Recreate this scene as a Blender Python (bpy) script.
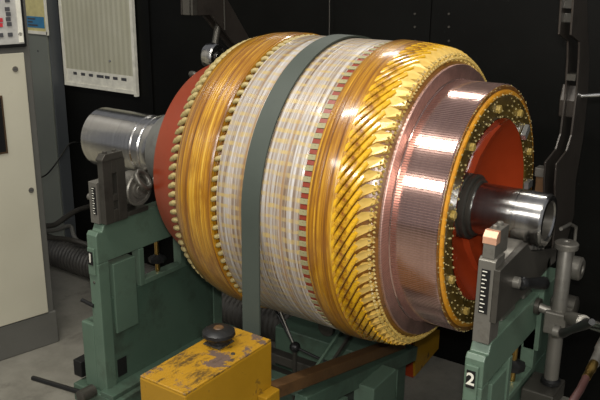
import bpy, bmesh, math, random
from mathutils import Vector, Matrix
random.seed(7)
for o in list(bpy.data.objects): bpy.data.objects.remove(o)
SC = bpy.context.scene; COL = SC.collection
H = 0.95                                   # height of the rotor axis above the floor
PI = math.pi
# ------------------------------------------------------------------ camera
FPX, PITCH, YAW, ROLL = 772.25, 0.2986, 0.6017, 0.0094
CAM = Vector((1.4057, -1.8048, 0.5934 + H))
Fw = Vector((-math.sin(YAW)*math.cos(PITCH), math.cos(YAW)*math.cos(PITCH), -math.sin(PITCH)))
_r = Vector((math.cos(YAW), math.sin(YAW), 0)); _u = _r.cross(Fw)
Rt = math.cos(ROLL)*_r + math.sin(ROLL)*_u; Up = -math.sin(ROLL)*_r + math.cos(ROLL)*_u
cd = bpy.data.cameras.new('camera'); cd.sensor_width = 36; cd.lens = FPX/600*36; cd.clip_start = .02
co = bpy.data.objects.new('camera', cd); COL.objects.link(co)
M3 = Matrix((Rt, Up, -Fw)).transposed(); co.matrix_world = Matrix.Translation(CAM) @ M3.to_4x4()
SC.camera = co
def ray(u, v): return Fw + Rt*((u-300)/FPX) - Up*((v-200)/FPX)
def px(u, v, ax, val):
    """pixel -> point on the plane axis=val (z is measured from the floor)"""
    d = ray(u, v); t = (val-CAM[ax])/d[ax]; return CAM + d*t
def pxp(u, v, p0, n):
    d = ray(u, v); t = (p0-CAM).dot(n)/d.dot(n); return CAM + d*t
# ------------------------------------------------------------------ light
SC.view_settings.view_transform = 'Standard'; SC.view_settings.look = 'None'
SC.view_settings.exposure = 0.12; SC.view_settings.gamma = 1; SC.view_settings.use_curve_mapping = False
W = bpy.data.worlds.new('hall'); SC.world = W; W.use_nodes = True
W.node_tree.nodes['Background'].inputs[0].default_value = (.92, .94, 1.0, 1)
W.node_tree.nodes['Background'].inputs[1].default_value = 0.20
def lamp(name, loc, sx, sy, power, aim, col=(1, .96, .88)):
    l = bpy.data.lights.new(name, 'AREA'); l.shape = 'RECTANGLE'; l.size = sx; l.size_y = sy; l.energy = power; l.color = col
    o = bpy.data.objects.new(name, l); COL.objects.link(o); o.location = loc
    o.rotation_euler = (Vector(aim)-Vector(loc)).to_track_quat('-Z', 'Y').to_euler()
lamp('ceiling_or_added_lamp', (-.3, -1.1, 3.3), 1.5, .12, 52, (-.3, -1.1, 0))
lamp('ceiling_or_added_lamp', (-.3, 1.75, 3.3), 1.5, .12, 32, (-.3, 1.5, 0))
lamp('ceiling_or_added_lamp', (1.6, -1.3, 3.3), 1.5, .12, 30, (1.5, -1.2, 0))  # added lamp, only for extra streaks on the metal
lamp('ceiling_or_added_lamp', (-1.0, -4.2, 3.3), 1.6, .3, 55, (-.6, -2.5, .4))
lamp('ceiling_or_added_lamp', (3.0, -3.6, 3.3), 1.6, .3, 45, (1.8, -1.6, .4))  # another added lamp, put in for more streaks
# the camera's own small flash, just above the lens
fl_ = CAM+Up*.07-Fw*.03
lamp('camera_flash', fl_, .06, .035, 20, fl_+Fw, (1, .98, .94))
# ------------------------------------------------------------------ materials
def nt(name):
    m = bpy.data.materials.new(name); m.use_nodes = True; t = m.node_tree
    return m, t, t.nodes['Principled BSDF']
def N(t, typ, **kw):
    n = t.nodes.new(typ)
    for k, v in kw.items(): setattr(n, k, v)
    return n
def ramp(t, fac, stops):
    r = N(t, 'ShaderNodeValToRGB'); e = r.color_ramp.elements
    while len(e) < len(stops): e.new(.5)
    for i, (p, c) in enumerate(stops):
        e[i].position = p; e[i].color = (*c, 1) if len(c) == 3 else c
    t.links.new(fac, r.inputs[0]); return r.outputs[0]
def mapping(t, src, scale):
    tc = N(t, 'ShaderNodeTexCoord'); mp = N(t, 'ShaderNodeMapping'); mp.inputs['Scale'].default_value = scale
    t.links.new(tc.outputs[src], mp.inputs[0]); return mp.outputs[0]
def noise(t, vec, scale, detail=4, rough=.6):
    n = N(t, 'ShaderNodeTexNoise'); n.inputs['Scale'].default_value = scale
    n.inputs['Detail'].default_value = detail; n.inputs['Roughness'].default_value = rough
    if vec is not None: t.links.new(vec, n.inputs['Vector'])
    return n.outputs['Fac']
def bump(t, b, h, strength, dist=.002):
    n = N(t, 'ShaderNodeBump'); n.inputs['Strength'].default_value = strength; n.inputs['Distance'].default_value = dist
    t.links.new(h, n.inputs['Height']); t.links.new(n.outputs[0], b.inputs['Normal'])
def mix(t, fac, a, b):
    n = N(t, 'ShaderNodeMix', data_type='RGBA'); t.links.new(fac, n.inputs['Factor'])
    for s, x in (('A', a), ('B', b)):
        s = [i for i in n.inputs if i.name == s and i.type == 'RGBA'][0]
        if isinstance(x, tuple): s.default_value = (*x, 1)
        else: t.links.new(x, s)
    return [o for o in n.outputs if o.type == 'RGBA'][0]
def wear(name, c0, c1, dirt, rough=.45, metal=0., scale=9., dirt_lo=.58, dirt_hi=.72, bmp=.15, src='Object', spec=.5, coat=0.):
    """paint or metal: tone varies softly, plus blotches of dirt or bare metal"""
    m, t, b = nt(name); v = mapping(t, src, (1, 1, 1))
    a = ramp(t, noise(t, v, scale*.5), [(.3, c0), (.7, c1)])
    d = ramp(t, noise(t, v, scale, 8, .7), [(dirt_lo, (0, 0, 0)), (dirt_hi, (1, 1, 1))])
    t.links.new(mix(t, d, a, dirt), b.inputs['Base Color'])
    b.inputs['Metallic'].default_value = metal; b.inputs['Roughness'].default_value = rough
    b.inputs['Specular IOR Level'].default_value = spec; b.inputs['Coat Weight'].default_value = coat; b.inputs['Coat Roughness'].default_value = .12
    if bmp: bump(t, b, noise(t, v, 90, 3), bmp)
    return m
def plain(name, c, rough=.5, metal=0., spec=.5):
    m, t, b = nt(name); v = mapping(t, 'Object', (1, 1, 1))
    t.links.new(ramp(t, noise(t, v, 30), [(.3, tuple(x*.85 for x in c)), (.7, tuple(min(1, x*1.12) for x in c))]), b.inputs['Base Color'])
    b.inputs['Roughness'].default_value = rough; b.inputs['Metallic'].default_value = metal; b.inputs['Specular IOR Level'].default_value = spec
    return m
def wound(name, stops, su, sv, rough, coat, bs, extra=None):
    """fibre wound round the rotor: uv.x runs along the axis, uv.y round it"""
    m, t, b = nt(name)
    f = noise(t, mapping(t, 'UV', (su, sv, 1)), 1, 6, .65)
    c = ramp(t, f, stops)
    if extra: c = extra(t, c)
    t.links.new(c, b.inputs['Base Color']); b.inputs['Roughness'].default_value = rough
    b.inputs['Coat Weight'].default_value = coat; b.inputs['Coat Roughness'].default_value = .15
    bump(t, b, noise(t, mapping(t, 'UV', (su*1.6, sv*.7, 1)), 1, 3), bs, .004)
    return m
def brushed(name, c0, c1, rough, vec_scale=(260, 6, 6), bs=.06):
    m, t, b = nt(name); v = mapping(t, 'Object', vec_scale); f = noise(t, v, 1, 3)
    t.links.new(ramp(t, f, [(.3, c0), (.7, c1)]), b.inputs['Base Color'])
    b.inputs['Metallic'].default_value = 1; b.inputs['Roughness'].default_value = rough
    r = N(t, 'ShaderNodeMapRange'); r.inputs['To Min'].default_value = rough*.7; r.inputs['To Max'].default_value = rough*1.5
    t.links.new(noise(t, mapping(t, 'Object', (1, 1, 1)), 14), r.inputs['Value']); t.links.new(r.outputs[0], b.inputs['Roughness'])
    bump(t, b, f, bs, .001); return m
def core_extra(t, c):
    # 96 slots showing through as soft yellowish bands, and a few amber turns of tape
    w = N(t, 'ShaderNodeTexWave', wave_type='BANDS', bands_direction='Y'); w.inputs['Scale'].default_value = 96/20; w.inputs['Distortion'].default_value = 1.5
    w.inputs['Detail'].default_value = 2; w.inputs['Detail Scale'].default_value = 4
    t.links.new(mapping(t, 'UV', (1, 2*PI, 1)), w.inputs['Vector'])
    k = N(t, 'ShaderNodeMath', operation='MULTIPLY')
    t.links.new(ramp(t, w.outputs['Fac'], [(.5, (0, 0, 0)), (.85, (1, 1, 1))]), k.inputs[0])
    t.links.new(ramp(t, noise(t, mapping(t, 'UV', (55, 40, 1)), 1, 3), [(.35, (.1, .1, .1)), (.62, (.75, .75, .75))]), k.inputs[1])
    c = mix(t, k.outputs[0], c, (.46, .33, .10))
    s = noise(t, mapping(t, 'UV', (58, 1.2, 1)), 1, 3)
    return mix(t, ramp(t, s, [(.52, (0, 0, 0)), (.64, (.8, .8, .8))]), c, (.26, .145, .055))
def gold_extra(t, c):
    s = noise(t, mapping(t, 'UV', (30, 22, 1)), 1, 5)
    return mix(t, ramp(t, s, [(.47, (0, 0, 0)), (.66, (.75, .75, .75))]), c, (.19, .065, .003))
def worn_top():
    # ochre paint, black oily smears and bare brownish chips
    m = wear('worn_yellow_paint', (.275, .142, .005), (.335, .176, .009), (.10, .066, .05), .42, 0, 13, .54, .58)
    t = m.node_tree; b = t.nodes['Principled BSDF']; old = b.inputs['Base Color'].links[0].from_socket
    sm = noise(t, mapping(t, 'Object', (26, 9, 9)), 1, 6, .75)
    t.links.new(mix(t, ramp(t, sm, [(.52, (0, 0, 0)), (.62, (.85, .85, .85))]), old, (.03, .02, .010)), b.inputs['Base Color'])
    return m
MAT = {
 'green': wear('green_paint', (.070, .112, .079), (.096, .146, .104), (.035, .045, .030), .42, 0, 7, .54, .80),
 'green_dirty_shaded': wear('oily_shaded_green_paint', (.045, .078, .055), (.068, .108, .076), (.020, .020, .014), .40, 0, 6, .48, .72),  # darker copy of the green: dirt and shade mixed into one tone
 'yellow': wear('chipped_yellow_paint', (.255, .132, .005), (.315, .166, .008), (.045, .027, .016), .40, 0, 14, .60, .66),
 'yellow_top': worn_top(),
 'red': wear('red_varnish', (.19, .024, .006), (.25, .034, .009), (.10, .015, .006), .36, 0, 10, .55, .8, .08, spec=.35),
 'red_gloss': wear('glossy_red_varnish', (.24, .028, .007), (.31, .040, .010), (.14, .018, .006), .24, 0, 10, .6, .8, .08, spec=.5, coat=.4),
 'gold': wound('amber_varnished_band', [(.34, (.085, .026, .002)), (.45, (.24, .095, .003)), (.56, (.40, .19, .006)), (.70, (.62, .38, .05))], 105, 3.2, .28, .7, 1.0, gold_extra),
 'white': wound('white_glass_tape', [(.36, (.14, .085, .05)), (.46, (.27, .22, .175)), (.56, (.38, .35, .325)), (.68, (.55, .535, .53))], 120, 5, .36, .35, .6, core_extra),
 'amber_bar': wear('amber_insulated_bar', (.52, .27, .005), (.70, .42, .018), (.16, .045, .003), .22, 0, 30, .50, .66, .1, coat=.7),
 'lead': wear('golden_connection_lead', (.58, .36, .07), (.74, .52, .15), (.25, .11, .02), .30, .15, 60, .58, .74, .1, coat=.4),
 'amber_dark': wear('dark_varnish', (.14, .05, .006), (.22, .09, .012), (.05, .02, .006), .28, 0, 40, .5, .7, .2, coat=.4),
 'cord': wear('cream_lashing_cord', (.30, .235, .09), (.42, .34, .15), (.12, .075, .02), .5, 0, 120, .5, .7, .5),
 'sleeve': wear('grey_green_sleeving', (.22, .20, .10), (.30, .28, .15), (.12, .09, .04), .5, 0, 90, .5, .7, .3),
 'twine': wear('varnished_twine', (.30, .20, .045), (.46, .33, .09), (.10, .06, .015), .35, 0, 120, .5, .7, .3),
 'wedge': wear('red_brown_slot_wedge', (.15, .02, .009), (.22, .033, .014), (.07, .02, .012), .4, 0, 40, .6, .8, .1),
 'copper': brushed('machined_copper', (.60, .37, .31), (.78, .52, .45), .13, (700, 8, 8), .05),
 'copper_face': brushed('oxidised_copper', (.56, .36, .31), (.70, .47, .41), .42, (60, 60, 60), .1),
 'band_orange': wear('orange_string_band', (.55, .22, .012), (.64, .30, .02), (.30, .10, .008), .3, 0, 60, .5, .7, .3, coat=.5),
 'amber_face': wear('mica_end_ring', (.085, .052, .010), (.15, .095, .018), (.03, .02, .006), .28, 0, 40, .45, .65, .5, coat=.6),
 'mica': plain('brown_mica', (.20, .115, .095), .5),
 'steel': brushed('turned_steel', (.42, .41, .40), (.56, .55, .53), .20),
 'steel_grey': wear('ground_steel', (.145, .137, .117), (.205, .193, .167), (.075, .068, .055), .40, .55, 12, .5, .75, .08),
 'steel_dark': wear('oily_or_shaded_dark_steel', (.055, .051, .042), (.085, .079, .066), (.035, .03, .025), .38, .55, 14, .5, .75, .1),
 'shaft_dark': wear('grey_primed_steel', (.10, .10, .09), (.14, .14, .125), (.06, .055, .05), .42, .3, 14, .5, .75, .05),
 'arm': wear('black_brown_arm_plate', (.036, .030, .025), (.056, .048, .040), (.022, .018, .015), .34, .35, 9, .5, .75, .08),
 'rust': wear('rusty_brown_beam', (.085, .042, .016), (.13, .068, .026), (.045, .025, .012), .5, .2, 22, .5, .7, .3),
 'belt': wear('grey_green_belt', (.034, .043, .034), (.043, .053, .042), (.026, .033, .026), .62, 0, 8, .6, .8, .15),
 'black': plain('black_plastic', (.009, .009, .009), .38, 0, .3),
 'rubber': wear('black_ribbed_hose', (.035, .032, .026), (.055, .05, .042), (.02, .018, .015), .55, 0, 20, .5, .7, .1),
 'beige': wear('beige_cabinet_paint', (.42, .395, .305), (.47, .445, .35), (.30, .275, .20), .42, 0, 5, .64, .82, .05),
 'beige_grey': plain('pale_grey_panel', (.40, .39, .36), .4),
 'frame_grey': wear('dark_grey_cabinet_frame', (.085, .083, .072), (.11, .107, .095), (.05, .048, .04), .45, 0, 8, .6, .8, .05),
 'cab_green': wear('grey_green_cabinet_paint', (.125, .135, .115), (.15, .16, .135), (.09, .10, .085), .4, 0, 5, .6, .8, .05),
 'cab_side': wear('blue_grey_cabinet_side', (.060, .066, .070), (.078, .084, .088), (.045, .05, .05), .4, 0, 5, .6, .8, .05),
 'brass': plain('brass', (.42, .27, .08), .3, 1),
 'copper_tip': plain('copper_coloured_pad', (.62, .34, .22), .4, .4),
 'chrome': plain('bright_steel', (.62, .61, .59), .18, 1),
 'white_paint': plain('off_white', (.66, .64, .55), .5),
 'blue': plain('blue_print', (.03, .16, .30), .5),
 'cream_paper': plain('yellowed_paper', (.50, .44, .20), .6),
 'ink': plain('dark_ink', (.05, .05, .055), .6),
 'red_key': plain('red_key', (.45, .03, .04), .4),
 'brown_recess': plain('brown_recess', (.055, .030, .012), .5),
 'hose_red': plain('red_brown_hose', (.045, .018, .015), .5),
 'silver': plain('silver_tape', (.62, .62, .60), .25, .8),
}
def wall_mat():
    m, t, b = nt('black_panel'); v = mapping(t, 'Object', (1, 1, 1))
    vo = N(t, 'ShaderNodeTexVoronoi'); vo.inputs['Scale'].default_value = 55; t.links.new(v, vo.inputs['Vector'])
    sp = ramp(t, vo.outputs['Distance'], [(.05, (1, 1, 1)), (.10, (0, 0, 0))])
    gate = ramp(t, noise(t, v, 5), [(.5, (0, 0, 0)), (.62, (.5, .5, .5))])
    n = N(t, 'ShaderNodeMath', operation='MULTIPLY'); t.links.new(sp, n.inputs[0]); t.links.new(gate, n.inputs[1])
    base = ramp(t, noise(t, v, 2.2), [(.35, (.0022, .0022, .0018)), (.7, (.0045, .0045, .0038))])
    t.links.new(mix(t, n.outputs[0], base, (.05, .055, .05)), b.inputs['Base Color'])
    b.inputs['Roughness'].default_value = .42; b.inputs['Specular IOR Level'].default_value = .12
    return m
MAT['wall'] = wall_mat()
def floor_mat():
    m, t, b = nt('stained_concrete'); v = mapping(t, 'Object', (1, 1, 1))
    a = ramp(t, noise(t, v, 3.2, 8, .7), [(.3, (.115, .108, .088)), (.52, (.185, .175, .145)), (.75, (.25, .238, .20))])
    st = ramp(t, noise(t, mapping(t, 'Object', (1.3, .8, 1)), 4.5, 6, .75), [(.55, (0, 0, 0)), (.7, (.8, .8, .8))])
    t.links.new(mix(t, st, a, (.075, .068, .055)), b.inputs['Base Color']); b.inputs['Roughness'].default_value = .5
    bump(t, b, noise(t, v, 60), .12); return m
MAT['floor'] = floor_mat()
def chart_mat():
    # printed table: fourteen columns of small grey figures on off-white
    m, t, b = nt('printed_table'); tc = N(t, 'ShaderNodeTexCoord')
    w = N(t, 'ShaderNodeTexWave', wave_type='BANDS', bands_direction='X'); w.inputs['Scale'].default_value = 14*PI/10*1.05
    t.links.new(tc.outputs['UV'], w.inputs['Vector'])
    n = noise(t, mapping(t, 'UV', (90, 210, 1)), 1, 2)
    k = N(t, 'ShaderNodeMath', operation='MULTIPLY'); t.links.new(ramp(t, w.outputs['Fac'], [(.35, (0, 0, 0)), (.6, (1, 1, 1))]), k.inputs[0])
    t.links.new(ramp(t, n, [(.42, (.25, .25, .25)), (.6, (1, 1, 1))]), k.inputs[1])
    soft = ramp(t, noise(t, mapping(t, 'UV', (3, 3, 1)), 1, 2), [(.3, (.41, .395, .285)), (.7, (.47, .455, .35))])
    t.links.new(mix(t, k.outputs[0], soft, (.33, .315, .24)), b.inputs['Base Color']); b.inputs['Roughness'].default_value = .55
    return m
MAT['chart'] = chart_mat()
# ------------------------------------------------------------------ geometry helpers
class MB:
    """collects shapes; coordinates are world x, y and z above the FLOOR unless a thing says otherwise"""
    def __init__(s): s.v = []; s.f = []; s.uv = None
    def add(s, vs, fs):
        k = len(s.v); s.v += [tuple(p) for p in vs]; s.f += [[i+k for i in q] for q in fs]; return s
    def box(s, x0, x1, y0, y1, z0, z1):
        x0, x1 = sorted((x0, x1)); y0, y1 = sorted((y0, y1)); z0, z1 = sorted((z0, z1))
        return s.add([(x, y, z) for z in (z0, z1) for x, y in ((x0, y0), (x1, y0), (x1, y1), (x0, y1))],
                     [(3, 2, 1, 0), (4, 5, 6, 7), (0, 1, 5, 4), (1, 2, 6, 5), (2, 3, 7, 6), (3, 0, 4, 7)])
    def obox(s, c, a, b, d):
        """box from centre and three half vectors"""
        c, a, b, d = Vector(c), Vector(a), Vector(b), Vector(d)
        return s.add([c+a*i+b*j+d*k for k in (-1, 1) for i, j in ((-1, -1), (1, -1), (1, 1), (-1, 1))],
                     [(3, 2, 1, 0), (4, 5, 6, 7), (0, 1, 5, 4), (1, 2, 6, 5), (2, 3, 7, 6), (3, 0, 4, 7)])
    def bar(s, p, q, w, h, up=(0, 0, 1)):
        p, q = Vector(p), Vector(q); d = (q-p)/2; n = d.normalized(); sd = n.cross(Vector(up)).normalized(); u = sd.cross(n)
        return s.obox((p+q)/2, d, sd*w/2, u*h/2)
    def prism(s, pts, x0, x1, ax=0):
        """outline in the plane normal to axis ax, extruded from x0 to x1"""
        n = len(pts)
        def P(x, a, b): return (x, a, b) if ax == 0 else ((a, x, b) if ax == 1 else (a, b, x))
        vs = [P(x0, *p) for p in pts]+[P(x1, *p) for p in pts]
        return s.add(vs, [list(range(n))[::-1], list(range(n, 2*n))]+[(i, (i+1) % n, n+(i+1) % n, n+i) for i in range(n)])
    def tube(s, pts, r, n=10, closed=False, caps=True):
        pts = [Vector(p) for p in pts]; m = len(pts); rings = []; rr = r if isinstance(r, (list, tuple)) else [r]*m
        prev = None
        for i, p in enumerate(pts):
            a = pts[i-1] if (i or closed) else p; c = pts[(i+1) % m] if (i < m-1 or closed) else p
            d = (c-a).normalized()
            if prev is None: nn = d.orthogonal().normalized()
            else: nn = (prev-d*prev.dot(d)).normalized()
            prev = nn; bb = d.cross(nn)
            rings.append([p+(nn*math.cos(2*PI*k/n)+bb*math.sin(2*PI*k/n))*rr[i] for k in range(n)])
        vs = [v for R in rings for v in R]; fs = []
        for i in range(m if closed else m-1):
            j = (i+1) % m
            fs += [(i*n+k, i*n+(k+1) % n, j*n+(k+1) % n, j*n+k) for k in range(n)]
        if caps and not closed: fs += [list(range(n))[::-1], [(m-1)*n+k for k in range(n)]]
        return s.add(vs, fs)
    def lathe(s, prof, c=(0, 0, 0), ax=0, n=64, cap=True):
        """profile (along, radius) turned round axis ax through c"""
        c = Vector(c); vs = []
        e = [Vector((1, 0, 0)), Vector((0, 1, 0)), Vector((0, 0, 1))]; A, B, D = e[ax], e[(ax+1) % 3], e[(ax+2) % 3]
        for a, r in prof:
            for k in range(n):
                t = 2*PI*k/n; vs.append(c+A*a+(B*math.cos(t)+D*math.sin(t))*r)
        m = len(prof); fs = [(i*n+k, (i+1)*n+k, (i+1)*n+(k+1) % n, i*n+(k+1) % n) for i in range(m-1) for k in range(n)]
        if cap: fs += [list(range(n)), [(m-1)*n+k for k in range(n)][::-1]]
        return s.add(vs, fs)
    def mesh(s, name, o=(0, 0, 0), smooth=None, flip=True):
        me = bpy.data.meshes.new(name); o = Vector(o)
        me.from_pydata([Vector(p)-o for p in s.v], [], s.f)
        if flip:
            bm = bmesh.new(); bm.from_mesh(me); bmesh.ops.recalc_face_normals(bm, faces=bm.faces); bm.to_mesh(me); bm.free()
        if smooth is not None:
            me.polygons.foreach_set('use_smooth', [True]*len(me.polygons)); me.set_sharp_from_angle(angle=math.radians(smooth))
        me.update(); return me
    def build(s, name, mat, parent=None, smooth=None, bev=0., loc=None):
        """ONE mesh object; its own coordinates start at the parent's origin"""
        o = parent_origin(parent) if parent else Vector(loc or (0, 0, 0))
        me = s.mesh(name, o, smooth); me.materials.append(MAT[mat])
        ob = bpy.data.objects.new(name, me); COL.objects.link(ob)
        if parent: ob.parent = parent
        else: ob.location = o
        if bev:
            b = ob.modifiers.new('edges', 'BEVEL'); b.width = bev; b.segments = 2; b.limit_method = 'ANGLE'; b.angle_limit = .6
        return ob
def parent_origin(p):
    o = Vector((0, 0, 0))
    while p: o = o+p.location; p = p.parent
    return o
def tag(o, label=None, cat=None, group=None, kind=None):
    for k, v in (('label', label), ('category', cat), ('group', group), ('kind', kind)):
        if v: o[k] = v
    return o
def thing(name, label, cat, loc=(0, 0, 0), group=None):
    o = bpy.data.objects.new(name, None); COL.objects.link(o); o.location = loc; o.empty_display_size = .05
    return tag(o, label, cat, group)
def ball(c, r, n=12, m=8):
    return [(-r*math.cos(PI*i/m), max(r*math.sin(PI*i/m), r*.02)) for i in range(m+1)]
def text_mesh(name, body, size, M, mat, parent, extrude=.0006):
    cu = bpy.data.curves.new(name, 'FONT'); cu.body = body; cu.size = size; cu.extrude = extrude; cu.align_x = 'CENTER'; cu.align_y = 'CENTER'
    cu.offset = size*.02
    tmp = bpy.data.objects.new(name, cu); COL.objects.link(tmp)
    me = bpy.data.meshes.new_from_object(tmp.evaluated_get(bpy.context.evaluated_depsgraph_get()))
    bpy.data.objects.remove(tmp); bpy.data.curves.remove(cu)
    me.transform(Matrix.Translation(-parent_origin(parent)) @ M); me.materials.clear(); me.materials.append(MAT[mat])
    o = bpy.data.objects.new(name, me); COL.objects.link(o); o.parent = parent; return o
def basis(c, ex, ey):
    ex, ey = Vector(ex).normalized(), Vector(ey).normalized(); ez = ex.cross(ey)
    return Matrix.Translation(Vector(c)) @ Matrix((ex, ey, ez)).transposed().to_4x4()
# ------------------------------------------------------------------ the setting
WY = .86
tag(MB().box(-6, 6, -7, 5, -.05, 0).build('floor', 'floor'), 'stained grey concrete workshop floor', None, None, 'structure')
wl = tag(MB().box(-3.4, 3.0, WY, WY+.06, .0, 2.15).build('wall_back', 'wall'), 'black panelled screen wall behind the machine', None, None, 'structure')
def wbox(name, mat, u0, v0, u1, v1, d0, d1, parent=wl):
    a, b = px(u0, v0, 1, WY), px(u1, v1, 1, WY)
    return MB().box(a.x, b.x, WY-d1, WY-d0, a.z, b.z).build(name, mat, parent)
sx = px(428, 20, 1, WY).x
MB().box(sx-.012, sx+.012, WY-.006, WY, 0, 2.15).build('seam_strip', 'wall', wl)
sx2 = px(150, 60, 1, WY).x
MB().box(sx2-.012, sx2+.012, WY-.006, WY, 0, 2.15).build('seam_strip', 'wall', wl)
for u, du in ((415, -.05), (449, .05)):
    for v in (14, 27, 41):
        p = px(u, v, 1, WY); MB().lathe([(-.004, .0035), (-.002, .005), (0, .005)], p, 1, 8).build('panel_screw', 'steel_dark', wl)
p = px(428, 0, 1, WY)
# ------------------------------------------------------------------ the rotor
rotor = thing('motor_armature', 'large wound armature with amber bands, white taped core and copper commutator on two pedestals', 'rotor', (0, 0, H))
def turn(name, prof, mat, n=128, smooth=40, uv=True, kind=None, label=None):
    """lathe round the rotor axis, in the rotor's own coordinates, with uv = (axial metres, turns)"""
    mb = MB(); vs = []; fs = []; m = len(prof); acc = [0]
    for i in range(1, m): acc.append(acc[-1]+math.dist(prof[i], prof[i-1]))
    for a, r in prof:
        for k in range(n+1):
            t = 2*PI*k/n; vs.append((a, r*math.cos(t), r*math.sin(t)))
    fs = [(i*(n+1)+k, (i+1)*(n+1)+k, (i+1)*(n+1)+k+1, i*(n+1)+k+1) for i in range(m-1) for k in range(n)]
    me = bpy.data.meshes.new(name); me.from_pydata(vs, [], fs)
    l = me.uv_layers.new(name='UVMap')
    for lp in me.loops:
        i, k = divmod(lp.vertex_index, n+1); l.data[lp.index].uv = (acc[i], k/n)
    me.polygons.foreach_set('use_smooth', [True]*len(me.polygons)); me.set_sharp_from_angle(angle=math.radians(smooth))
    me.flip_normals(); me.materials.append(MAT[mat])
    o = bpy.data.objects.new(name, me); COL.objects.link(o); o.parent = rotor
    return tag(o, label, None, None, kind)
# shaft: drive end (far left), hidden middle, free end (near right)
sh = turn('shaft', [(-.672, .001), (-.672, .094), (-.68, .097), (-.674, .103), (-.44, .103), (-.437, .0995), (-.425, .0995), (-.422, .103), (-.405, .103),
     (-.402, .100), (-.396, .100), (-.383, .112), (-.36, .116), (-.352, .116), (-.35, .112), (-.13, .112), (.66, .10)], 'steel', 96, 25, label='bright turned steel shaft')
turn('shaft_shoulder', [(-.352, .113), (-.350, .121), (-.30, .124), (-.12, .128)], 'shaft_dark', 96)
turn('shaft_collar', [(.62, .084), (.690, .084), (.693, .082), (.694, .079), (.700, .079), (.701, .084), (.709, .084), (.712, .080), (.713, .074), (.720, .074), (.723, .071), (.723, .066)], 'steel_dark', 80, 25)
turn('shaft_journal', [(.64, .066), (.826, .066), (.827, .0648), (.836, .0648), (.837, .066), (.893, .066), (.899, .062), (.899, .050), (.895, .047)], 'steel', 96, 25)
turn('shaft_bore', [(.895, .0475), (.872, .045), (.870, .014), (.85, .001)], 'steel_dark', 64, 25)  # shade inside the bore put into the colour as darker steel
turn('winding_support', [(-.128, .12), (-.133, .296), (-.130, .303), (-.124, .306), (-.06, .334), (.01, .366), (.03, .372), (.05, .372)], 'red', 128, 30, label='red varnished end ring')
turn('winding_bed', [(.02, .374), (.16, .385), (.19, .388), (.43, .388), (.47, .386), (.53, .388), (.60, .374), (.625, .355)], 'amber_dark', 128)
turn('overhang_band', [(.028, .374), (.030, .384), (.040, .393), (.075, .401), (.12, .405), (.163, .405), (.167, .402), (.168, .386)], 'gold', 128, 30, label='amber varnished winding band')
turn('core_band', [(.182, .386), (.184, .397), (.19, .400), (.432, .400), (.437, .397), (.438, .386)], 'white', 192, 30, label='white glass tape over the core')
turn('overhang_band', [(.458, .386), (.460, .402), (.466, .405), (.510, .404), (.528, .402), (.533, .398), (.535, .386)], 'gold', 128, 30, label='amber varnished winding band')
NS = 96
def instances(name, me, n, phase=0., mat=None):
    if mat: me.materials.append(MAT[mat])
    for i in range(n):
        o = bpy.data.objects.new(name, me); COL.objects.link(o); o.parent = rotor; o.rotation_euler = (phase+2*PI*i/n, 0, 0)
# rope-like lashings at the far left end, each a twisted lump leaning over
def lashing():
    mb = MB(); pts = []; rad = []
    for i in range(7):
        s = i/6; pts.append((-.007+.038*s, .0085*(s-.5)*2, .368+.016*s)); rad.append([.003, .0060, .0078, .0075, .0084, .0078, .004][i])
    mb.tube(pts, rad, 8); return mb.mesh('lashing', smooth=60)
instances('lashing', lashing(), NS, 0, 'cord')
def lead_loop():
    mb = MB(); mb.tube([(.160, -.007, .388), (.167, -.004, .394), (.175, 0, .3955), (.182, .004, .392), (.187, .007, .386)], [.004, .0060, .0068, .0060, .004], 8)
    return mb.mesh('coil_side', smooth=60)
instances('coil_side', lead_loop(), NS, .01, 'cord')
# the gap on the right of the core: red wedges and cream coil sides in turn
mb = MB().box(.437, .460, -.0055, .0055, .384, .3970); instances('slot_wedge', mb.mesh('slot_wedge'), NS, .0, 'wedge')
mb = MB().prism([(.436, -.0055), (.440, -.007), (.460, -.0055), (.461, .0055), (.456, .007), (.437, .0055)], .384, .3985, 2); instances('coil_side', mb.mesh('coil_side'), NS, PI/NS, 'sleeve')
# slanting winding bars, then the leads that run on to the commutator risers
def bar_mesh():
    mb = MB(); K = 8; secs = []
    for i in range(K+1):
        s = i/K; x = .524+.064*s; th = math.radians(-2+16.5*s); r = .3975-.003*s-.005*s*s
        w = .0104; h = .0090
        ring = []
        for dw, dh in ((-1, -1), (1, -1), (1, .55), (.6, 1), (-.6, 1), (-1, .55)):
            # width is measured across the slanting bar
            xx = x+dw*w*.38; t2 = th-dw*w*.5/r*1.0
            rr = r+dh*h*.5; ring.append((xx, rr*math.sin(t2), rr*math.cos(t2)))
        secs.append(ring)
    n = 6; vs = [p for q in secs for p in q]
    fs = [(i*n+k, i*n+(k+1) % n, (i+1)*n+(k+1) % n, (i+1)*n+k) for i in range(K) for k in range(n)]+[list(range(n))[::-1], [K*n+k for k in range(n)]]
    return mb.add(vs, fs).mesh('winding_bar', smooth=35)
SGN = 1
bm_ = bar_mesh()
instances('winding_bar', bm_, 78, 0, 'amber_bar')
def riser_lead():
    mb = MB()
    def q(x, th, r): t = math.radians(th); return (x, r*math.sin(t), r*math.cos(t))
    # folded strip: broad where it leaves the bar, narrow where it enters the riser
    top = [q(.573, 10.3, .389), q(.582, 14.4, .396), q(.597, 16.6, .3925), q(.618, 17.0, .3765), q(.618, 15.2, .374), q(.592, 12.7, .386)]
    bot = [Vector(p)*1 for p in top]; bot = [(p[0], p[1]*.965, p[2]*.965) for p in bot]
    vs = top+bot; n = 6
    fs = [list(range(n)), [n+k for k in range(n)][::-1]]+[(k, n+k, n+(k+1) % n, (k+1) % n) for k in range(n)]
    return mb.add(vs, fs).mesh('riser_lead')
instances('riser_lead', riser_lead(), 78, 0, 'lead')
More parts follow.
